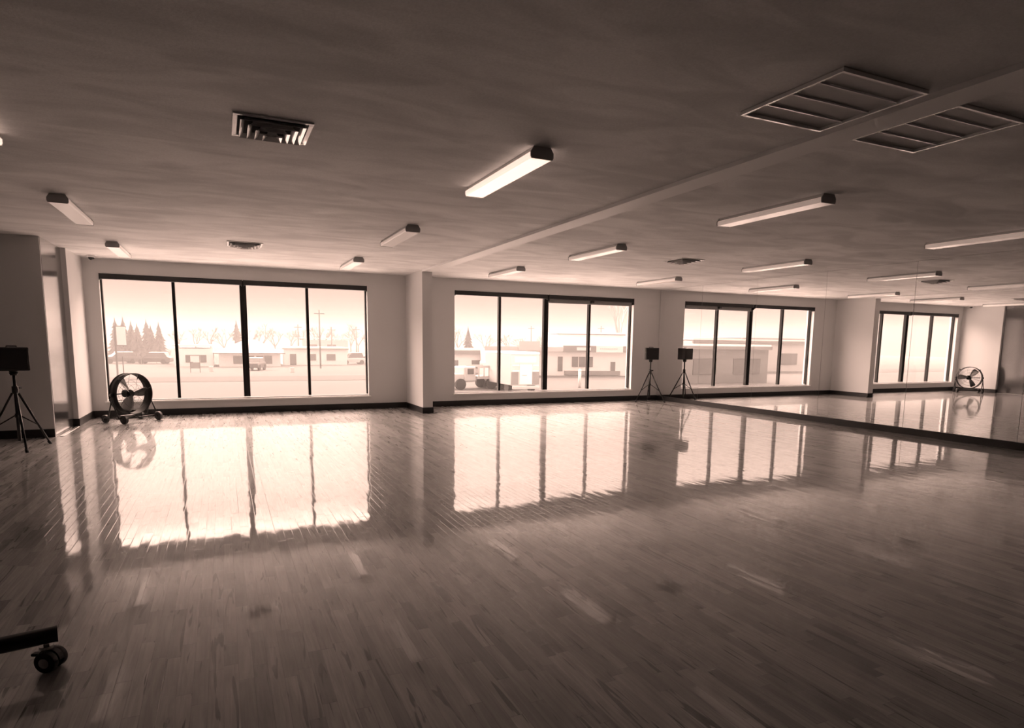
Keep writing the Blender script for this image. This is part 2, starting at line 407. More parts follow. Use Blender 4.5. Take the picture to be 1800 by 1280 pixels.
# roller shade boxes along the heads
def shade(x0, x1, lab, drop):
    t = thing('roller_shade', lab, 'roller shade', ((x0+x1)/2, D+.03, Z1-.05), 0, 'rolled-up shades at the window heads')
    h = (x1-x0)/2
    bm = bmesh.new(); box(bm, -h, h, -.05, .045, -.045, .047); bevel(bm, .006, 2); link('shade_box', bm, SHADE, t)
    for s in (-1, 1):
        bm = bmesh.new(); box(bm, s*h-.012 if s > 0 else -h-.0, s*h if s > 0 else -h+.012, -.054, .05, -.062 if not drop else -.10, .0495); bevel(bm, .002, 1); link('end_bracket', bm, SHADE, t)
    if drop:
        link('shade_cloth', boxbm(-h+.015, h-.015, .036, .039, -.12, -.045), SCREEN, t)
        bm = bmesh.new(); cyl(bm, (0, .0375, -.123), (1, 0, 0), .009, 2*h-.03, 10); link('hem_bar', bm, SCREEN, t, True)
        link('middle_bracket', boxbm(-.035, .035, -.052, .03, -.10, -.0455, bev=.004), SHADE, t)
    return t
shade(OPEN[0][0]+.012, m1[1]-.012, 'black shade box above the two panes nearest the fan', 0)
shade(m1[1]+.012, OPEN[0][1]-.012, 'black shade box above the window panes left of the pier', 0)
shade(OPEN[1][0]+.012, m2[1]-.015, 'black shade box above the window panes right of the pier', 0)
shade(m2[1]+.015, OPEN[1][1]-.012, 'black shade box with a strip of grey cloth showing below it', 1)

# ------------------------------------------------------------------ mirrors on the right wall
seams = [13.13, 11.60, 9.95, 8.30, 6.65, 5.00, 3.35, 1.70, .05, -1.6, -3.25, -4.9]
MYAW = [-.15, .06, -.03, -.08, -.18]+[0]*6
MLAB = ['narrow wall mirror panel in the far corner behind the speaker stand', 'second wall mirror panel from the far corner, reflecting the left part of a window',
        'third wall mirror panel from the far corner, between two ceiling-high seams', 'fourth wall mirror panel from the far corner, reflecting the pier',
        'fifth wall mirror panel from the far corner, reflecting the fan']
for i, (a, b) in enumerate(zip(seams, seams[1:])):
    bm = bmesh.new(); box(bm, -.003, .003, -(a-b)/2+.0015, (a-b)/2-.0015, .11, H-.004)
    o = link('mirror_panel', bm, M_MIRROR); o.location = (R-.012, (a+b)/2, 0); o.rotation_euler = (0, 0, math.radians(MYAW[i]))
    tag(o, MLAB[i] if i < 5 else '%s wall mirror panel from the far corner, beyond the right edge of the picture' % ('sixth', 'seventh', 'eighth', 'ninth', 'tenth', 'eleventh')[i-5], 'mirror', 'mirror panels along the right wall')

# ------------------------------------------------------------------ ceiling lights
def make_light(lit, label):
    t = thing('ceiling_light', label, 'ceiling light', (0, 0, H), 0, 'surface-mounted fluorescent lights')
    Lh = .665
    bm = bmesh.new(); box(bm, -.062, .062, -Lh+.01, Lh-.01, -.035, -.0005); bevel(bm, .003, 1); link('housing', bm, HOUS, t)
    bm = bmesh.new()     # wraparound lens: shallow trough profile
    prof = [(-.072, -.030), (-.085, -.040), (-.085, -.066), (-.078, -.080), (.078, -.080), (.085, -.066), (.085, -.040), (.072, -.030)]
    a = [bm.verts.new((x, -Lh+.012, z)) for x, z in prof]; b = [bm.verts.new((x, Lh-.012, z)) for x, z in prof]; n = len(prof)
    for i in range(n): bm.faces.new((a[i], b[i], b[(i+1) % n], a[(i+1) % n]))
    bm.faces.new(a); bm.faces.new(b[::-1]); bmesh.ops.recalc_face_normals(bm, faces=bm.faces)
    link('lens', bm, LENS_ON if lit else LENS_FAINT, t)
    for s in (-1, 1):
        bm = bmesh.new(); y0 = s*(Lh-.006)
        pr = [(-.065, -.001), (-.088, -.038), (-.088, -.068), (-.080, -.083), (.080, -.083), (.088, -.068), (.088, -.038), (.065, -.001)]
        a = [bm.verts.new((x, y0-.006, z)) for x, z in pr]; b = [bm.verts.new((x, y0+.006, z)) for x, z in pr]
        for i in range(n): bm.faces.new((a[i], b[i], b[(i+1) % n], a[(i+1) % n]))
        bm.faces.new(a); bm.faces.new(b[::-1]); bmesh.ops.recalc_face_normals(bm, faces=bm.faces)
        link('end_cap', bm, ENDCAP, t)
    return t
lit = make_light(True, 'glowing ceiling light nearest the camera, between the square vent and the ceiling beam'); lit.location = (2.08, 4.785, H)
dup(lit, (-1.37, 4.85, H), 0, 'glowing ceiling light cut off by the left edge of the picture')
off = make_light(False, 'unlit ceiling light behind the glowing one, second in its row'); off.location = (2.085, 8.12, H)
LG = 'surface-mounted fluorescent lights'
for x, y, lab in ((2.08, 11.36, 'unlit ceiling light close to the window wall, left of the pier'),
        (-1.37, 8.18, 'unlit ceiling light above the shaded left wall'),
        (-1.36, 11.43, 'unlit ceiling light in the far left corner near the dome camera'),
        (4.98, 4.84, 'large unlit ceiling light right of the beam, nearest the camera in its row'),
        (5.01, 8.14, 'unlit ceiling light right of the pier, second in its row'),
        (4.91, 11.16, 'small unlit ceiling light above the right window, near its left end'),
        (8.40, 4.80, 'unlit ceiling light running off the right edge, nearest the mirrors'),
        (8.40, 8.00, 'unlit ceiling light near the mirrors, second in its row'),
        (8.38, 11.10, 'unlit ceiling light above the corner speaker')):
    dup(off, (x, y, H), 0, lab)

# ------------------------------------------------------------------ square ceiling diffusers
def make_vent():
    t = thing('ceiling_vent', 'large square louvred ceiling vent nearest the camera', 'ceiling vent', (.35, 4.57, H), 0, 'square ceiling vents')
    bm = bmesh.new(); o_, i_ = .235, .205
    for s in (-1, 1):
        box(bm, -o_, o_, s*o_ if s < 0 else i_, -i_ if s < 0 else o_, -.012, -.0005); box(bm, -o_ if s < 0 else i_, -i_ if s < 0 else o_, -i_, i_, -.012, -.0005)
    bevel(bm, .003, 1); link('frame', bm, VENT, t)
    link('duct_shade_plate', boxbm(-.204, .204, -.204, .204, -.006, -.0006), VENTIN, t)  # black plate stands in for the shade inside an open duct
    for k, so in enumerate((.192, .147, .102, .057)):
        bm = bmesh.new(); si = so-.031; n = 6; rings = []; zl = -.030-.013*k
        for j in range(n+1):      # curved square cone flaring downward, each hanging lower than the one round it
            u = j/n; half = si+(so-si)*(u**1.7); z = zl+.034*(1-u**.85)
            rings.append([bm.verts.new((sx_*half, sy_*half, z)) for sx_, sy_ in ((-1,-1),(1,-1),(1,1),(-1,1))])
        for a, b in zip(rings, rings[1:]):
            for q in range(4): bm.faces.new((a[q], a[(q+1) % 4], b[(q+1) % 4], b[q]))
        ob = link('louvre', bm, VENT, t); md = ob.modifiers.new('thick', 'SOLIDIFY'); md.thickness = .0018
    return t
v0 = make_vent()
dup(v0, (.35, 10.10, H), 0, 'square louvred ceiling vent close to the left window')
dup(v0, (6.83, 8.40, H), 0, 'dark square ceiling vent between the two light rows on the right')
# flat return grilles beside the beam
def grille(x0, x1, y0, y1, lab):
    cx, cy = (x0+x1)/2, (y0+y1)/2; hx, hy = (x1-x0)/2, (y1-y0)/2
    t = thing('ceiling_grille', lab, 'ceiling grille', (cx, cy, H), 0, 'flat ceiling grilles beside the beam')
    link('back_plate', boxbm(-hx, hx, -hy, hy, -.006, -.0005), mat('grille_plate', .5, .5), t)
    bm = bmesh.new(); w_ = .016
    box(bm, -hx, hx, -hy, -hy+w_, -.024, -.006); box(bm, -hx, hx, hy-w_, hy, -.024, -.006)
    box(bm, -hx, -hx+w_, -hy+w_, hy-w_, -.024, -.006); box(bm, hx-w_, hx, -hy+w_, hy-w_, -.024, -.006)
    link('frame', bm, VENT, t)
    for k in (1, 2, 3):
        y = -hy+2*hy*k/4
        bm = bmesh.new(); box(bm, -hx+w_, hx-w_, y-.004, y+.004, -.016, -.006); link('bar', bm, VENT, t)
grille(2.80, 3.45, 2.32, 3.00, 'flat barred ceiling grille on the left side of the beam')
grille(3.76, 4.38, 2.35, 3.02, 'flat barred ceiling grille on the right side of the beam')
# dome camera
t = thing('dome_camera', 'small dark dome camera on the ceiling in the far left corner', 'security camera', (-1.93, 12.80, H))
bm = bmesh.new(); lathe(bm, [(0, -.0005), (.062, -.0005), (.062, -.022), (.05, -.030), (0, -.030)], 28); link('base_ring', bm, TRIMW, t, True)
bm = bmesh.new(); lathe(bm, [(.046, -.030)]+[(.046*math.cos(a*PI/12), -.030-.046*math.sin(a*PI/12)) for a in range(1, 7)], 28); link('dome', bm, PLASTIC, t, True)

# ------------------------------------------------------------------ speaker stands and speakers
def make_stand(loc, rz, label, group, q=1.0):
    t = thing('speaker_stand', label, 'speaker stand', loc, rz, group)
    bm = bmesh.new(); tube(bm, [(0,0,.10), (0,0,.80)], .019, 16); tube(bm, [(0,0,.72), (0,0,1.03*q)], .0165, 16); link('pole', bm, POLE, t, True)
    bm = bmesh.new(); cyl(bm, (0,0,.74), (0,0,1), .034, .09, 20); link('collar', bm, PLASTIC, t, True)
    bm = bmesh.new(); cyl(bm, (0,0,.42), (0,0,1), .028, .05, 20); link('lower_collar', bm, PLASTIC, t, True)
    bm = bmesh.new(); tube(bm, [(.02,0,.755), (.075,0,.765)], [.007,.016], 10); link('knob', bm, PLASTIC, t, True)
    bm = bmesh.new(); cyl(bm, (0,0,1.03*q-.045), (0,0,1), .036, .035, 20, .05); link('top_socket', bm, PLASTIC, t, True)
    for k in range(3):
        a = 2*PI*k/3; c, s = math.cos(a), math.sin(a)
        bm = bmesh.new(); P = [(.035*c, .035*s, .70), (.26*c, .26*s, .27), (.395*c, .395*s, .020)]
        tube(bm, P, .0135, 10)
        lg = link('leg', bm, POLE, t, True)
        bm = bmesh.new(); tube(bm, [(.375*c, .375*s, .045), (.405*c, .405*s, .002)], .018, 10); link('rubber_foot', bm, RUBBER, lg, True)
        bm = bmesh.new(); tube(bm, [(.026*c, .026*s, .42), (.26*c, .26*s, .27)], .008, 8); link('brace', bm, POLE, t, True)
    return t
def make_speaker(loc, rz, label, group):
    t = thing('speaker', label, 'loudspeaker', loc, rz, group)
    # cabinet: wide front, tapering to the back; local -y is the front
    pts = [(-.165, -.12), (.165, -.12), (.165, -.02), (.095, .15), (-.095, .15), (-.165, -.02)]
    bm = bmesh.new(); prism(bm, pts, 0, .285); bevel(bm, .010, 2); link('cabinet', bm, PLASTIC, t)
    bm = bmesh.new(); box(bm, -.150, .150, -.132, -.121, .015, .27); bevel(bm, .006, 2); link('front_grille', bm, GRILLE, t)
    bm = bmesh.new(); tube(bm, [(-.05, 0, .286), (-.05, 0, .300), (.05, 0, .300), (.05, 0, .286)], .007, 8); link('handle', bm, PLASTIC, t, True)
    bm = bmesh.new(); cyl(bm, (0, 0, -.012), (0, 0, 1), .04, .024, 20, .05); link('pole_mount', bm, PLASTIC, t, True)
    return t
G1, G2 = 'tripod speaker stands', 'loudspeakers on tripod stands'
st1 = make_stand((9.49, 12.74, 0), math.radians(-60), 'black tripod speaker stand in the far right corner by the mirrors', G1)
sp1 = make_speaker((9.49, 12.74, 1.027), math.radians(-18), 'black loudspeaker on the tripod in the far right corner', G2)
make_stand((-2.37, 9.72, 0), math.radians(52), 'black tripod speaker stand at the left edge before the shaded wall', G1, .955)
dup(sp1, (-2.37, 9.72, .981), math.radians(14), 'black loudspeaker cut off by the left edge of the picture', G2)

# ------------------------------------------------------------------ drum fan
def make_fan(loc, rz):
    t = thing('drum_fan', 'black floor drum fan on wheels in front of the left window', 'fan', loc, rz)
    C = Vector((0, 0, .468)); r, hd = .338, .088      # axis along local -y (front)
    rot = Matrix.Translation(C) @ Matrix.Rotation(PI/2, 4, 'X')      # lathe z -> -y
    bm = bmesh.new()
    prof = [(r-.004, -hd), (r+.008, -hd), (r+.008, -hd+.015), (r, -hd+.018), (r, -.03), (r+.006, -.02), (r+.006, .02), (r, .03), (r, hd-.018), (r+.008, hd-.015), (r+.008, hd), (r-.004, hd), (r-.006, hd-.01), (r-.006, -hd+.01), (r-.004, -hd)]
    lathe(bm, prof, 64, rot); link('drum', bm, DRUM, t, False); smooth_by_angle(t.children[-1])
    for s, nm in ((1, 'front_guard'), (-1, 'rear_guard')):
        bm = bmesh.new()
        for rr in (.06, .16, .245):
            tube(bm, [Vector((rr*math.cos(2*PI*k/32), -s*(hd+.004), rr*math.sin(2*PI*k/32)))+C for k in range(32)], .0018, 5, closed=True)
        for k in range(6):
            a = 2*PI*k/6+.3
            tube(bm, [Vector((.06*math.cos(a), -s*(hd+.006), .06*math.sin(a)))+C, Vector(((r)*math.cos(a), -s*(hd), (r)*math.sin(a)))+C], .002, 5)
        link(nm, bm, POLE, t, True)
    bm = bmesh.new(); cyl(bm, C+Vector((0, .075, 0)), (0, 1, 0), .068, .12, 24); o = link('motor', bm, DRUM, t); smooth_by_angle(o)
    bm = bmesh.new(); cyl(bm, C+Vector((0, .0, 0)), (0, 1, 0), .045, .06, 20, .035); o = link('hub', bm, DRUM, t); smooth_by_angle(o)
    bm = bmesh.new(); tube(bm, [C+Vector((-.315, .10, 0)), C+Vector((.315, .10, 0))], .010, 8); link('motor_strut', bm, DRUM, t, True)
    for k in range(3):
        a0 = math.radians(125+120*k)
        bm = bmesh.new(); nr, nc = 9, 7; g = []
        for i in range(nr):
            u = i/(nr-1); rad = .035+u*(.300-.035); wd = .08+.10*math.sin(min(1, u*1.25)*PI/2); tw = math.radians(48-26*u)
            row = []
            for j in range(nc):
                v = j/(nc-1)-.5; s = v*wd*(1 if u < .85 else 1-(u-.85)*1.6)
                tan = s*math.cos(tw); dep = -s*math.sin(tw)+.018*(1-4*v*v)
                x = rad*math.cos(a0)-tan*math.sin(a0); z = rad*math.sin(a0)+tan*math.cos(a0)
                row.append(bm.verts.new((x+C.x, dep+C.y-.005, z+C.z)))
            g.append(row)
        for i in range(nr-1):
            for j in range(nc-1): bm.faces.new((g[i][j], g[i+1][j], g[i+1][j+1], g[i][j+1]))
        o = link('blade', bm, BLADE, t, True); md = o.modifiers.new('t', 'SOLIDIFY'); md.thickness = .002
    # cradle and base
    for s in (-1, 1):
        bm = bmesh.new(); tube(bm, [(s*.352, 0, .468), (s*.366, .0, .38), (s*.37, .10, .085)], .011, 8); tube(bm, [(s*.366, .0, .38), (s*.37, -.14, .085)], .011, 8); link('side_bracket', bm, POLE, t, True)
        bm = bmesh.new(); cyl(bm, (s*.362, 0, .468), (1, 0, 0), .028, .035, 14); link('pivot_knob', bm, PLASTIC, t, True)
    bm = bmesh.new()
    tube(bm, [(-.37, -.17, .085), (.37, -.17, .085), (.37, .17, .085), (-.37, .17, .085)], .012, 8, closed=True); link('base_frame', bm, POLE, t, True)
    for x, y, rr in ((-.33, -.17, .072), (.33, -.17, .072), (-.33, .17, .066), (.33, .17, .066)):
        bm = bmesh.new(); cyl(bm, (x, y+(-.035 if y < 0 else .035), rr), (1, 0, 0), rr, .052, 24); bevel(bm, .006, 1); wl = link('wheel', bm, RUBBER, t); smooth_by_angle(wl)
        bm = bmesh.new(); cyl(bm, (x, y+(-.035 if y < 0 else .035), rr), (1, 0, 0), .02, .066, 14); link('wheel_hub', bm, PLASTIC, wl, True)
    bm = bmesh.new(); a = math.radians(45)
    tube(bm, [C+Vector((.325*math.cos(a), .11, .325*math.sin(a))), C+Vector((.385*math.cos(a), .13, .385*math.sin(a))), C+Vector((.385*math.cos(a), -.0, .385*math.sin(a))), C+Vector((.325*math.cos(a), -.02, .325*math.sin(a)))], .008, 8); link('handle', bm, POLE, t, True)
    bm = bmesh.new(); a = math.radians(135)
    cyl(bm, C+Vector((.345*math.cos(a), -.06, .345*math.sin(a))), (math.cos(a), 0, math.sin(a)), .014, .04, 12); link('knob', bm, PLASTIC, t, True)
    return t
make_fan((-1.44, 12.34, 0), math.radians(47))

# ------------------------------------------------------------------ rolling rack base, bottom left
t = thing('rolling_rack', 'black tube rolling rack base entering at the lower left edge', 'rolling rack', (-1.6, 3.10, 0), 0)
def rack_tube(nm, pts, r_): 
    bm = bmesh.new(); tube(bm, pts, r_, 20); o = link(nm, bm, POLE, t, True); smooth_by_angle(o); return o
rack_tube('foot_tube', [(-.55, -.30, .150), (.90, .02, .150)], .034)
bm = bmesh.new(); tube(bm, [(.90, .02, .150), (.906, .0213, .150)], .035, 20); o = link('tube_cap', bm, PLASTIC, t); smooth_by_angle(o)
rack_tube('foot_tube', [(-.55, .86, .135), (.42, .90, .135)], .030)
rack_tube('crossbar', [(-.35, -.256, .135), (-.35, .86, .135)], .022)
rack_tube('upright', [(-.35, -.256, .15), (-.35, -.256, 1.0)], .022)
rack_tube('upright', [(-.35, .86, .135), (-.35, .86, 1.0)], .022)
rack_tube('top_bar', [(-.35, -.256, 1.0), (-.35, .86, 1.0)], .022)
def caster(x, y, a):
    M4 = Matrix.Translation((x, y, 0)) @ Matrix.Rotation(a, 4, 'Z') @ Matrix.Scale(1.2 if y < .5 else 1.0, 4)
    bm = bmesh.new(); cyl(bm, (0, 0, .098), (0, 0, 1), .009, .03, 10); cyl(bm, (0, 0, .084), (0, 0, 1), .022, .010, 16)
    bmesh.ops.transform(bm, matrix=M4, verts=bm.verts); c = link('caster', bm, CHROME, t); smooth_by_angle(c)
    bm = bmesh.new()      # hood between the twin wheels
    pr = [(math.cos(k*PI/10)*.040, math.sin(k*PI/10)*.040+.040) for k in range(11)]
    a_ = [bm.verts.new((p, -.010, q)) for p, q in pr]; b_ = [bm.verts.new((p, .010, q)) for p, q in pr]
    for i in range(len(pr)): bm.faces.new((a_[i], a_[(i+1) % len(pr)], b_[(i+1) % len(pr)], b_[i]))
    bm.faces.new(a_[::-1]); bm.faces.new(b_); bmesh.ops.transform(bm, matrix=M4 @ Matrix.Translation((-.012, 0, 0)), verts=bm.verts)
    link('hood', bm, PLASTIC, c)
    for s in (-1, 1):
        bm = bmesh.new(); cyl(bm, (-.012, s*.023, .0385), (0, 1, 0), .038, .022, 28); bevel(bm, .005, 2)
        bmesh.ops.transform(bm, matrix=M4, verts=bm.verts); o = link('wheel', bm, RUBBER, c); smooth_by_angle(o)
        bm = bmesh.new(); cyl(bm, (-.012, s*.0345, .0385), (0, 1, 0), .018, .004, 20); bmesh.ops.transform(bm, matrix=M4, verts=bm.verts); o = link('wheel_cap', bm, CHROME, c); smooth_by_angle(o)
    bm = bmesh.new(); box(bm, .022, .052, -.012, .012, .050, .060); bevel(bm, .003, 1); bmesh.ops.transform(bm, matrix=M4, verts=bm.verts); link('brake_lever', bm, PLASTIC, c)
caster(.865, .015, math.radians(155)); caster(-.50, -.29, .3); caster(.395, .90, .4); caster(-.50, .86, 1.0)

# ================================================================== outdoors: snowy street, ground 2 m below the floor
G = -2.0
bm = bmesh.new(); box(bm, -220, 240, 37, 420, G-.3, G); struct('ground', bm, SNOW_DIM, 'flat snowy ground across the street, colour darkened to hold down its brightness')
bm = bmesh.new(); box(bm, -220, 240, D+T+.01, 37, G-.3, G); struct('ground', bm, SNOW, 'unseen bright snow strip below the windows, added to light the ceiling')  # out of view, kept bright to bounce light up through the windows
bm = bmesh.new(); prism(bm, [(-160, 60.5), (190, 50.5), (190, 57.5), (-160, 68)], G-.02, G+.02); struct('road', bm, ROAD, 'slushy road running past the snow-covered lots')
def shell(nm, lab, cat, loc, rz=0, group=None): return thing(nm, lab, cat, (loc[0], loc[1], G), rz, group)
def part(nm, mt, parent, *boxes, bev=0):
    bm = bmesh.new()
    for b in boxes: box(bm, *b)
    if bev: bevel(bm, bev, 1)
    return link(nm, bm, mt, parent)

# hip-roofed house beyond the left window
t = shell('house', 'low house with a snowy hip roof across the road, behind the left window', 'house', (3.0, 86))
part('wall', BSTUC, t, (-3.5, 3.6, 0, 7, 0, 1.65))
bm = bmesh.new()
a = [bm.verts.new(p) for p in ((-4.1,-.6,1.65),(4.1,-.6,1.65),(4.1,7.6,1.65),(-4.1,7.6,1.65))]; b = [bm.verts.new(p) for p in ((-.3,3.3,3.35),(.9,3.3,3.35))]
bm.faces.new(a[::-1]); bm.faces.new((a[0],a[1],b[1],b[0])); bm.faces.new((a[1],a[2],b[1])); bm.faces.new((a[2],a[3],b[0],b[1])); bm.faces.new((a[3],a[0],b[0]))
link('roof', bm, SNOW, t)
part('eave_fascia', BDARK, t, (-4.15, 4.15, -.68, -.6, 1.60, 1.72))
for x0, x1 in ((-1.9, -.4), (-.2, .5), (.75, 1.6), (1.7, 2.6)): part('window', BWIN, t, (x0, x1, -.05, .02, .35, 1.35))
part('chimney', BSTUC, t, (-2.2, -1.6, 3.5, 4.1, 2.1, 3.2))
# long low buildings
def low_building(lab, x, y, w_, d, h, mt, fascia=True, wins=(), fh=.25, dx=0):
    t = shell('building', lab, 'building', (x, y))
    part('wall', mt, t, (0, w_, 0, d, 0, h))
    part('roof_snow', SNOW, t, (-.15, w_+.15, -.15, d+.15, h+fh, h+fh+.18))
    if fascia: part('fascia', BDARK, t, (-.2, w_+.2, -.25, -.01, h, h+fh))
    for q in wins: part(q[4] if len(q) > 4 else 'window', BWIN, t, (q[0], q[1], -.06, .02, q[2], q[3]))
    return t
low_building('long pale low building left of the hip-roofed house', -5.4, 87, 4.3, 8, 2.2, BSTUC, False, ((1.2, 2.0, .5, 1.4), (2.8, 3.5, .5, 1.4)))
low_building('flat-roofed building with a dark roof edge right of the house', 7.4, 91, 8.4, 9, 2.1, BSTUC, True, ((.8, 1.6, 0, 1.5, 'door'), (3.0, 4.2, .6, 1.5), (5.6, 6.8, .6, 1.5)), .16)
low_building('pale two-storey block far behind the flat-roofed building', 13.2, 122, 8.2, 10, 3.4, BGREY, False, ((1, 2.6, 1.2, 2.6), (4.4, 6, 1.2, 2.6)))
low_building('low building with a dark fascia at the left side of the right window', 21.8, 66, 6.2, 8, 2.05, BSTUC, True, ((.6, 1.6, .5, 1.4), (3.2, 4.4, .5, 1.4)), .42)
# long store with raised sign and forecourt fascia
t = shell('building', 'long store with a raised sign panel and a wide shop window', 'building', (24.4, 60.5), math.radians(-16))
part('wall', BSTUC, t, (0, 16.4, 0, 9, 0, 2.55)); part('upper_storey', BSTUC, t, (8.2, 15.6, 3.0, 9, 2.55, 4.35)); part('roof_snow', SNOW, t, (8.0, 15.9, 2.8, 9.2, 4.42, 4.6))
part('upper_edge', BDARK, t, (8.1, 15.8, 2.9, 3.0, 4.32, 4.42))
part('fascia', BGREY, t, (-.1, 8.1, -.3, -.02, 2.55, 3.0))
f = part('brown_fascia_board', BDARK, t, (8.1, 11.6, -.35, -.02, 2.5, 3.15)); part('sign_panel', SIGNW, f, (9.5, 11.0, -.40, -.36, 2.66, 2.98))
f = part('pale_fascia', BSTUC, t, (11.6, 14.5, -.35, -.02, 2.5, 3.15)); part('sign_lettering', BGREY, f, *[(12.0+.22*k, 12.14+.22*k, -.37, -.355, 2.80, 2.92) for k in range(9)])
part('dark_block', BDARK, t, (14.5, 15.4, -.35, -.02, 2.5, 3.15))
part('raised_sign', BGREY, t, (3.4, 5.6, -.5, -.2, 2.6, 3.55))
for x0, x1 in ((9.1, 9.75), (9.85, 10.55), (10.65, 11.35)): part('window', BWIN, t, (x0, x1, -.06, .01, .95, 2.0))
part('window', BWIN, t, (7.6, 8.1, -.06, .01, .5, 2.0)); part('door', BWIN, t, (13.3, 13.8, -.06, .01, .25, 1.5)); part('plinth', BDARK, t, (8.3, 14.3, -.25, .01, .1, .55))
# dark buildings seen only by way of the mirrors
low_building('dark flat-roofed building far left, seen in the mirrors', -26, 44, 12, 9, 3.0, BDARK, True, ((1, 4, .8, 2.2), (6, 9, .8, 2.2)), .3)
low_building('grey warehouse with a pale roof, seen in the mirrors', -52, 62, 20, 12, 3.6, BGREY, True, ((2, 5, .9, 2.4), (8, 11, .9, 2.4), (14, 17, .9, 2.4)), .4)
low_building('distant grey hall beyond the parked cars, seen in the mirrors', -88, 84, 26, 12, 4.2, BGREY, True, ((3, 8, 1, 2.6), (14, 19, 1, 2.6)), .5)

# kiosk, boxes, signs
t = shell('sign_board', 'framed price board standing in the snow left of the house', 'sign board', (-2.62, 71.5))
part('post', WOODP, t, (-.46, -.40, -.04, .04, 0, 1.75)); part('post', WOODP, t, (.40, .46, -.04, .04, 0, 1.75)); part('top_bar', WOODP, t, (-.46, .46, -.04, .04, 1.69, 1.76)); part('lower_panel', BDARK, t, (-.40, .40, -.05, .05, .42, 1.02)); part('upper_panel', SIGNW, t, (-.40, .40, -.03, .03, 1.08, 1.69))
tag(part('utility_box', BGREY, None, (-1.42, -1.02, 73.6, 74.0, G, G+.55), bev=.03), 'small grey utility box in the snow beside the framed board', 'utility box')
tag(part('utility_box', BGREY, None, (6.35, 6.75, 70.4, 70.8, G, G+.5), bev=.03), 'small grey utility box in front of the flat-roofed building', 'utility box')
t = shell('pole_sign', 'tall pole sign at the left side of the left window', 'sign', (-8.55, 65.5))
part('post', WOODP, t, (-.07, .07, -.07, .07, 0, 4.45)); part('post', WOODP, t, (.42, .50, -.05, .05, 0, 1.75)); part('sign_panel', SIGNW, t, (.12, .80, -.06, .06, 2.75, 4.35)); part('arm', WOODP, t, (-.05, .85, -.04, .04, 4.36, 4.44)); part('arm', WOODP, t, (-.05, .85, -.04, .04, 2.66, 2.74))
t = shell('bollard', 'pale snow-capped bollard beside the forecourt, right of the box truck', 'bollard', (24.9, 42.3))
bm = bmesh.new(); cyl(bm, (0, 0, .65), (0, 0, 1), .11, 1.3, 14); link('post', bm, SIGNW, t, True)
bm = bmesh.new(); lathe(bm, [(.13, 1.28), (.13, 1.33), (.08, 1.42), (0, 1.45)], 14); link('snow_cap', bm, SNOW, t, True)
POLES = ((10.7, 80, 7.0, 'thin utility pole seen through the last pane of the left window, tallest one'), (15.1, 100, 5.4, 'thin utility pole rising behind the flat-roofed building'),
         (20.7, 110, 5.7, 'thin utility pole above the parked jeep'), (11.3, 110, 5.9, 'thin utility pole by the third mullion of the left window'),
         (48.9, 100, 6.3, 'utility pole rising behind the box truck'), (56.8, 90, 6.3, 'utility pole above the long store'))
for i, (x, y, h, lab) in enumerate(POLES):
    t = shell('utility_pole', lab, 'utility pole', (x, y), 0, 'utility poles across the road')
    bm = bmesh.new(); tube(bm, [(0,0,0), (0,0,h)], [.10,.07], 8); link('pole', bm, WOODP, t, True)
    part('crossarm', WOODP, t, (-.6, .6, -.04, .04, h-.5, h-.4))

# vehicles
def car(lab, x, y, rz, mt, L_=4.3, W_=1.75, H_=1.45, cat='car', nm='parked_car'):
    t = shell(nm, lab, cat, (x, y), rz)
    bm = bmesh.new(); hw = W_/2; n = L_/2
    sec = [(-n, .35, .75), (-n*.9, .30, .85), (-n*.45, .28, .92), (n*.1, .28, .95), (n*.8, .28, .95), (n*.98, .32, .85), (n, .40, .7)]
    rings = []
    for s, z0, z1 in sec:
        rings.append([bm.verts.new(p) for p in ((s, -hw, z0), (s, -hw*1.0, z1*.8), (s, -hw*.92, z1), (s, hw*.92, z1), (s, hw, z1*.8), (s, hw, z0))])
    for a, b in zip(rings, rings[1:]):
        for k in range(6): bm.faces.new((a[k], b[k], b[(k+1) % 6], a[(k+1) % 6]))
    bm.faces.new(rings[0]); bm.faces.new(rings[-1][::-1]); bmesh.ops.recalc_face_normals(bm, faces=bm.faces); link('body', bm, mt, t)
    bm = bmesh.new()
    a = [bm.verts.new(p) for p in ((-n*.5, -hw*.9, .9), (n*.85, -hw*.9, .9), (n*.85, hw*.9, .9), (-n*.5, hw*.9, .9))]; b = [bm.verts.new(p) for p in ((-n*.18, -hw*.74, H_), (n*.68, -hw*.74, H_), (n*.68, hw*.74, H_), (-n*.18, hw*.74, H_))]
    bm.faces.new(b); [bm.faces.new((a[k], a[(k+1) % 4], b[(k+1) % 4], b[k])) for k in range(4)]; link('cabin', bm, BWIN, t)
    part('roof_snow', SNOW, t, (-n*.2, n*.7, -hw*.76, hw*.76, H_, H_+.10), bev=.03)
    for sx_ in (-.62, .62):
        for sy_ in (-1, 1):
            bm = bmesh.new(); cyl(bm, (sx_*n, sy_*(hw-.08), .32), (0, 1, 0), .32, .2, 18); o = link('wheel', bm, TYRE, t); smooth_by_angle(o)
    return t
car('dark car parked under the conifers, left one', -12.6, 99, .4, CARD)
car('dark car parked beside the bushes near the conifers', -8.4, 97, -.2, CARD)
car('snow-covered jeep parked at the right end of the flat-roofed building', 16.9, 93, .1, CARL, 3.6, 1.7, 1.6)
car('dark car parked behind the jeep at the pane edge', 19.9, 96, .0, CARD)
car('dark car parked at the front of the hip-roofed house', 3.2, 76, 1.2, CARD, 2.6, 1.5, 1.3)
car('dark car parked left of the flatbed truck in the right window', 25.0, 70, .1, CARD)
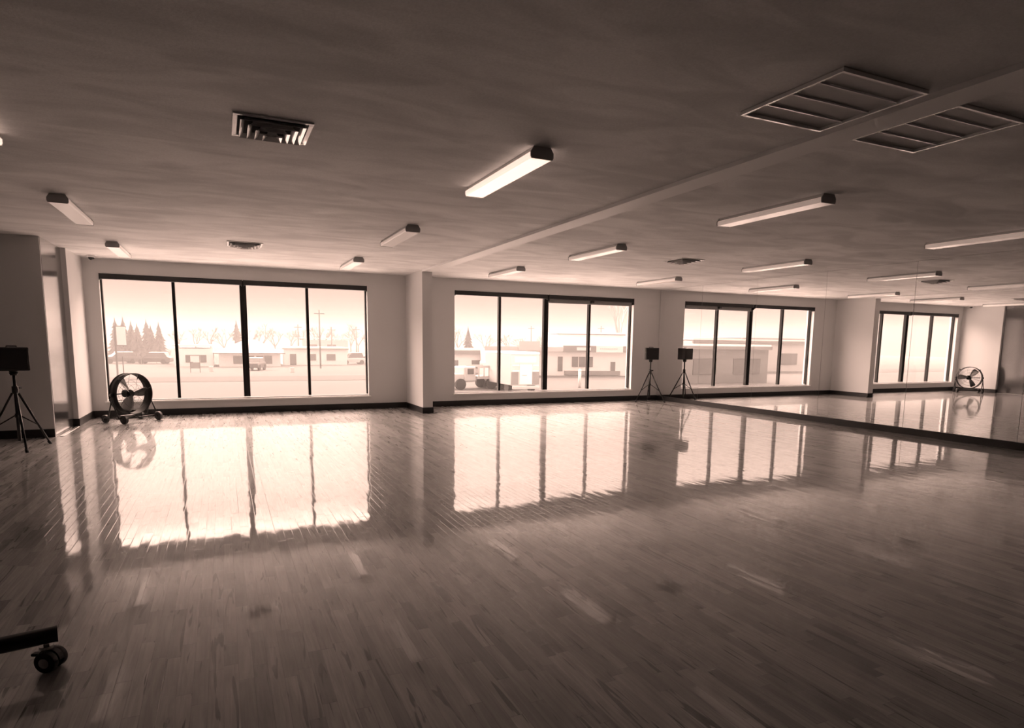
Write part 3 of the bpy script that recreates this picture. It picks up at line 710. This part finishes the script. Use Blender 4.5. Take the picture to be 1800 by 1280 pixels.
# flatbed truck seen from the side, nose to the left
t = shell('flatbed_truck', 'pale flatbed truck with slatted sides parked left of the box truck', 'truck', (16.7, 43.6), math.radians(8))
part('bed', CARL, t, (-.2, 2.6, -.9, .9, .75, .95)); part('rail', CARL, t, (-.2, 2.6, -.92, -.86, 1.55, 1.72)); part('rail', CARL, t, (-.2, 2.6, .86, .92, 1.55, 1.72))
for k in range(7): part('slat', BGREY, t, (-.15+.42*k, -.05+.42*k, -.92, -.87, .95, 1.55))
bm = bmesh.new(); prism(bm, [(-1.25, -.85), (-.3, -.85), (-.3, .85), (-1.25, .85)], .55, 1.65); bevel(bm, .1, 2); cb = link('cab', bm, CARL, t); part('cab_window', BWIN, cb, (-1.0, -.5, -.87, -.84, 1.1, 1.5))
bm = bmesh.new(); prism(bm, [(-2.0, -.75), (-1.2, -.75), (-1.2, .75), (-2.0, .75)], .5, 1.15); bevel(bm, .08, 2); link('hood', bm, CARL, t)
for x in (-1.55, 1.0, 1.85):
    for s in (-1, 1):
        bm = bmesh.new(); cyl(bm, (x, s*.8, .40), (0, 1, 0), .40, .24, 20); o = link('wheel', bm, TYRE, t); smooth_by_angle(o)
# box truck with its rear toward the window
t = shell('box_truck', 'large box truck with its rear end facing the right window', 'truck', (18.4, 38.5), math.radians(-3))
part('cargo_box', CARL, t, (-1.05, 1.05, 0, 5.2, .55, 2.62), bev=.03); part('roof_snow', SNOW, t, (-1.07, 1.07, -.02, 5.2, 2.62, 2.78), bev=.04)
dr = part('rear_frame', BGREY, t, (-1.02, 1.02, -.05, .0, .55, 2.55)); part('header_panel', SIGNW, dr, (-.78, .78, -.09, -.05, 2.08, 2.48), bev=.03)
part('roll_door', SIGNW, t, (-.42, .48, -.12, -.05, .62, 1.95)); part('shelf', SNOW, t, (-.95, -.45, -.14, -.05, 1.86, 1.93)); part('shelf', SNOW, t, (-.95, -.45, -.14, -.05, 1.48, 1.55)); part('shelf', SNOW, t, (.52, .95, -.14, -.05, 1.86, 1.93)); part('shelf', SNOW, t, (.52, .95, -.14, -.05, 1.48, 1.55))
part('door_handle', BDARK, t, (-.25, .1, -.14, -.12, 1.22, 1.25)); part('bumper', CARL, t, (-.95, .95, -.35, -.05, .30, .52), bev=.03)
part('side_locker', BDARK, t, (-1.02, -.5, -.07, -.05, .6, 1.44)); part('side_locker', BDARK, t, (.52, 1.02, -.07, -.05, .6, 1.44))
part('cab', CARL, t, (-.95, .95, 5.3, 6.9, .5, 2.0), bev=.12)
for y in (.9, 6.0):
    for s in (-1, 1):
        bm = bmesh.new(); cyl(bm, (s*.85, y, .42), (1, 0, 0), .42, .26, 20); o = link('wheel', bm, TYRE, t); smooth_by_angle(o)

# trees
def conifer(x, y, h, lab, rr=1.5):
    t = shell('conifer', lab, 'conifer', (x, y), random.random()*6, 'conifers across the road'); rng = random.Random(int(x*31+y))
    bm = bmesh.new(); tube(bm, [(0,0,0), (0,0,h*.9)], [.14,.03], 6); link('trunk', bm, BARK, t)
    bm = bmesh.new(); n = 13
    for k in range(n):
        u = k/(n-1); z = .35+u*(h-.7); r_ = rr*(1-u)**.8+.12; m_ = 9
        top = bm.verts.new((0, 0, z+.75)); ring = []
        for j in range(m_*2):
            q = r_*(1 if j % 2 == 0 else .55)*rng.uniform(.75, 1.15); a = PI*j/m_+k
            ring.append(bm.verts.new((q*math.cos(a), q*math.sin(a), z-.25*q+rng.uniform(-.1, .1))))
        for j in range(m_*2): bm.faces.new((top, ring[j], ring[(j+1) % (m_*2)]))
    link('foliage', bm, CONIF, t)
def bare(nm, cat, x, y, h, lab, spread_, group, mt=BRUSH, depth=4, seed=1, thick=.05):
    t = shell(nm, lab, cat, (x, y), 0, group); rng = random.Random(seed)
    bt, bc = bmesh.new(), bmesh.new()
    def grow(p, d, l, r_, k):
        q = p+d*l; tube(bt if k == depth else bc, [p, q], [r_, r_*.7], 5 if k > 1 else 3)
        if k == 0: return
        for _ in range(3 if k > 1 else 4):
            nd = (d+Vector((rng.uniform(-1,1), rng.uniform(-1,1), rng.uniform(-.3,.6)))*spread_).normalized(); grow(q, nd, l*rng.uniform(.6,.85), r_*.6, k-1)
    grow(Vector((0,0,0)), Vector((0,0,1)), h*.30, h*thick*.5, depth)
    link('trunk', bt, BARK, t); link('branches', bc, mt, t)
CL = ('leftmost conifer of the row behind the pole sign', 'second conifer from the pole sign', 'third conifer from the pole sign', 'middle conifer of the row by the pole sign',
      'conifer right of the middle of the row', 'second conifer from the right end of the row', 'rightmost conifer of the row, short and narrow')
for (x, h), lab in zip(((-13.9, 6.0), (-13.0, 6.2), (-12.0, 5.6), (-11.2, 5.2), (-10.3, 5.9), (-9.6, 5.1), (-8.6, 5.5)), CL):
    conifer(x+random.uniform(-.2, .2), 109+random.uniform(-2, 2), h, lab, 1.45)
conifer(2.3, 122, 6.4, 'lone conifer rising behind the ridge of the hip-roofed house', 1.6)
conifer(33.5, 90, 5.4, 'conifer above the low building in the right window', 1.3)
for i, (x, y, h, lab) in enumerate(((-11.6, 97.5, 2.2, 'dark bare bush under the conifers, nearest the pole sign'), (-9.8, 96, 2.4, 'dark bare bush in the middle of the clump'), (-8.2, 98, 2.6, 'tall bare bush at the right of the clump'), (-6.9, 99, 2.3, 'bare bush next to the first mullion'))):
    bare('bush', 'bush', x, y, h, lab, .9, 'bare bushes under the conifers', depth=4, seed=i+3, thick=.03)
ORD = ('first', 'second', 'third', 'fourth', 'fifth', 'sixth', 'seventh', 'eighth', 'ninth', 'tenth', 'eleventh', 'twelfth', 'thirteenth', 'fourteenth', 'fifteenth', 'sixteenth')
TL = 'hazy bare tree far behind the buildings in the %s window, %s from the left'
for i in range(16):
    x = -7+i*2.4+random.uniform(-.6, .6); bare('bare_tree', 'tree', x, 135+random.uniform(-6, 6), 6.4+random.uniform(-1, 1.2), TL % ('left', ORD[i]), .75, 'distant bare trees behind the buildings', depth=4, seed=40+i, thick=.05)
for i in range(8):
    x = 42+i*4.2+random.uniform(-.8, .8); bare('bare_tree', 'tree', x, 118+random.uniform(-5, 5), 6.0+random.uniform(-.8, 1), TL % ('right', ORD[i]), .75, 'distant bare trees behind the buildings', depth=4, seed=70+i, thick=.05)
bare('bare_tree', 'tree', 47.3, 70.5, 12.5, 'tall pale bare tree at the right edge of the right window', .5, None, mat('pale_bark', .5, .9), 5, 11, .05)

# falling-snow haze over the street
bm = bmesh.new(); box(bm, -200, 220, 24, 330, G+.05, 8)
hz = bpy.data.materials.new('snow_haze'); hz.use_nodes = True; t_ = hz.node_tree; t_.nodes.clear()
o_ = t_.nodes.new('ShaderNodeOutputMaterial'); v_ = t_.nodes.new('ShaderNodeVolumeScatter'); v_.inputs['Density'].default_value = .062; v_.inputs['Anisotropy'].default_value = 0.0; v_.inputs['Color'].default_value = (.062, .062, .062, 1)
t_.links.new(v_.outputs[0], o_.inputs['Volume'])
tag(link('snow_haze', bm, hz), 'pale haze of blowing snow over the street', 'haze', kind='stuff')
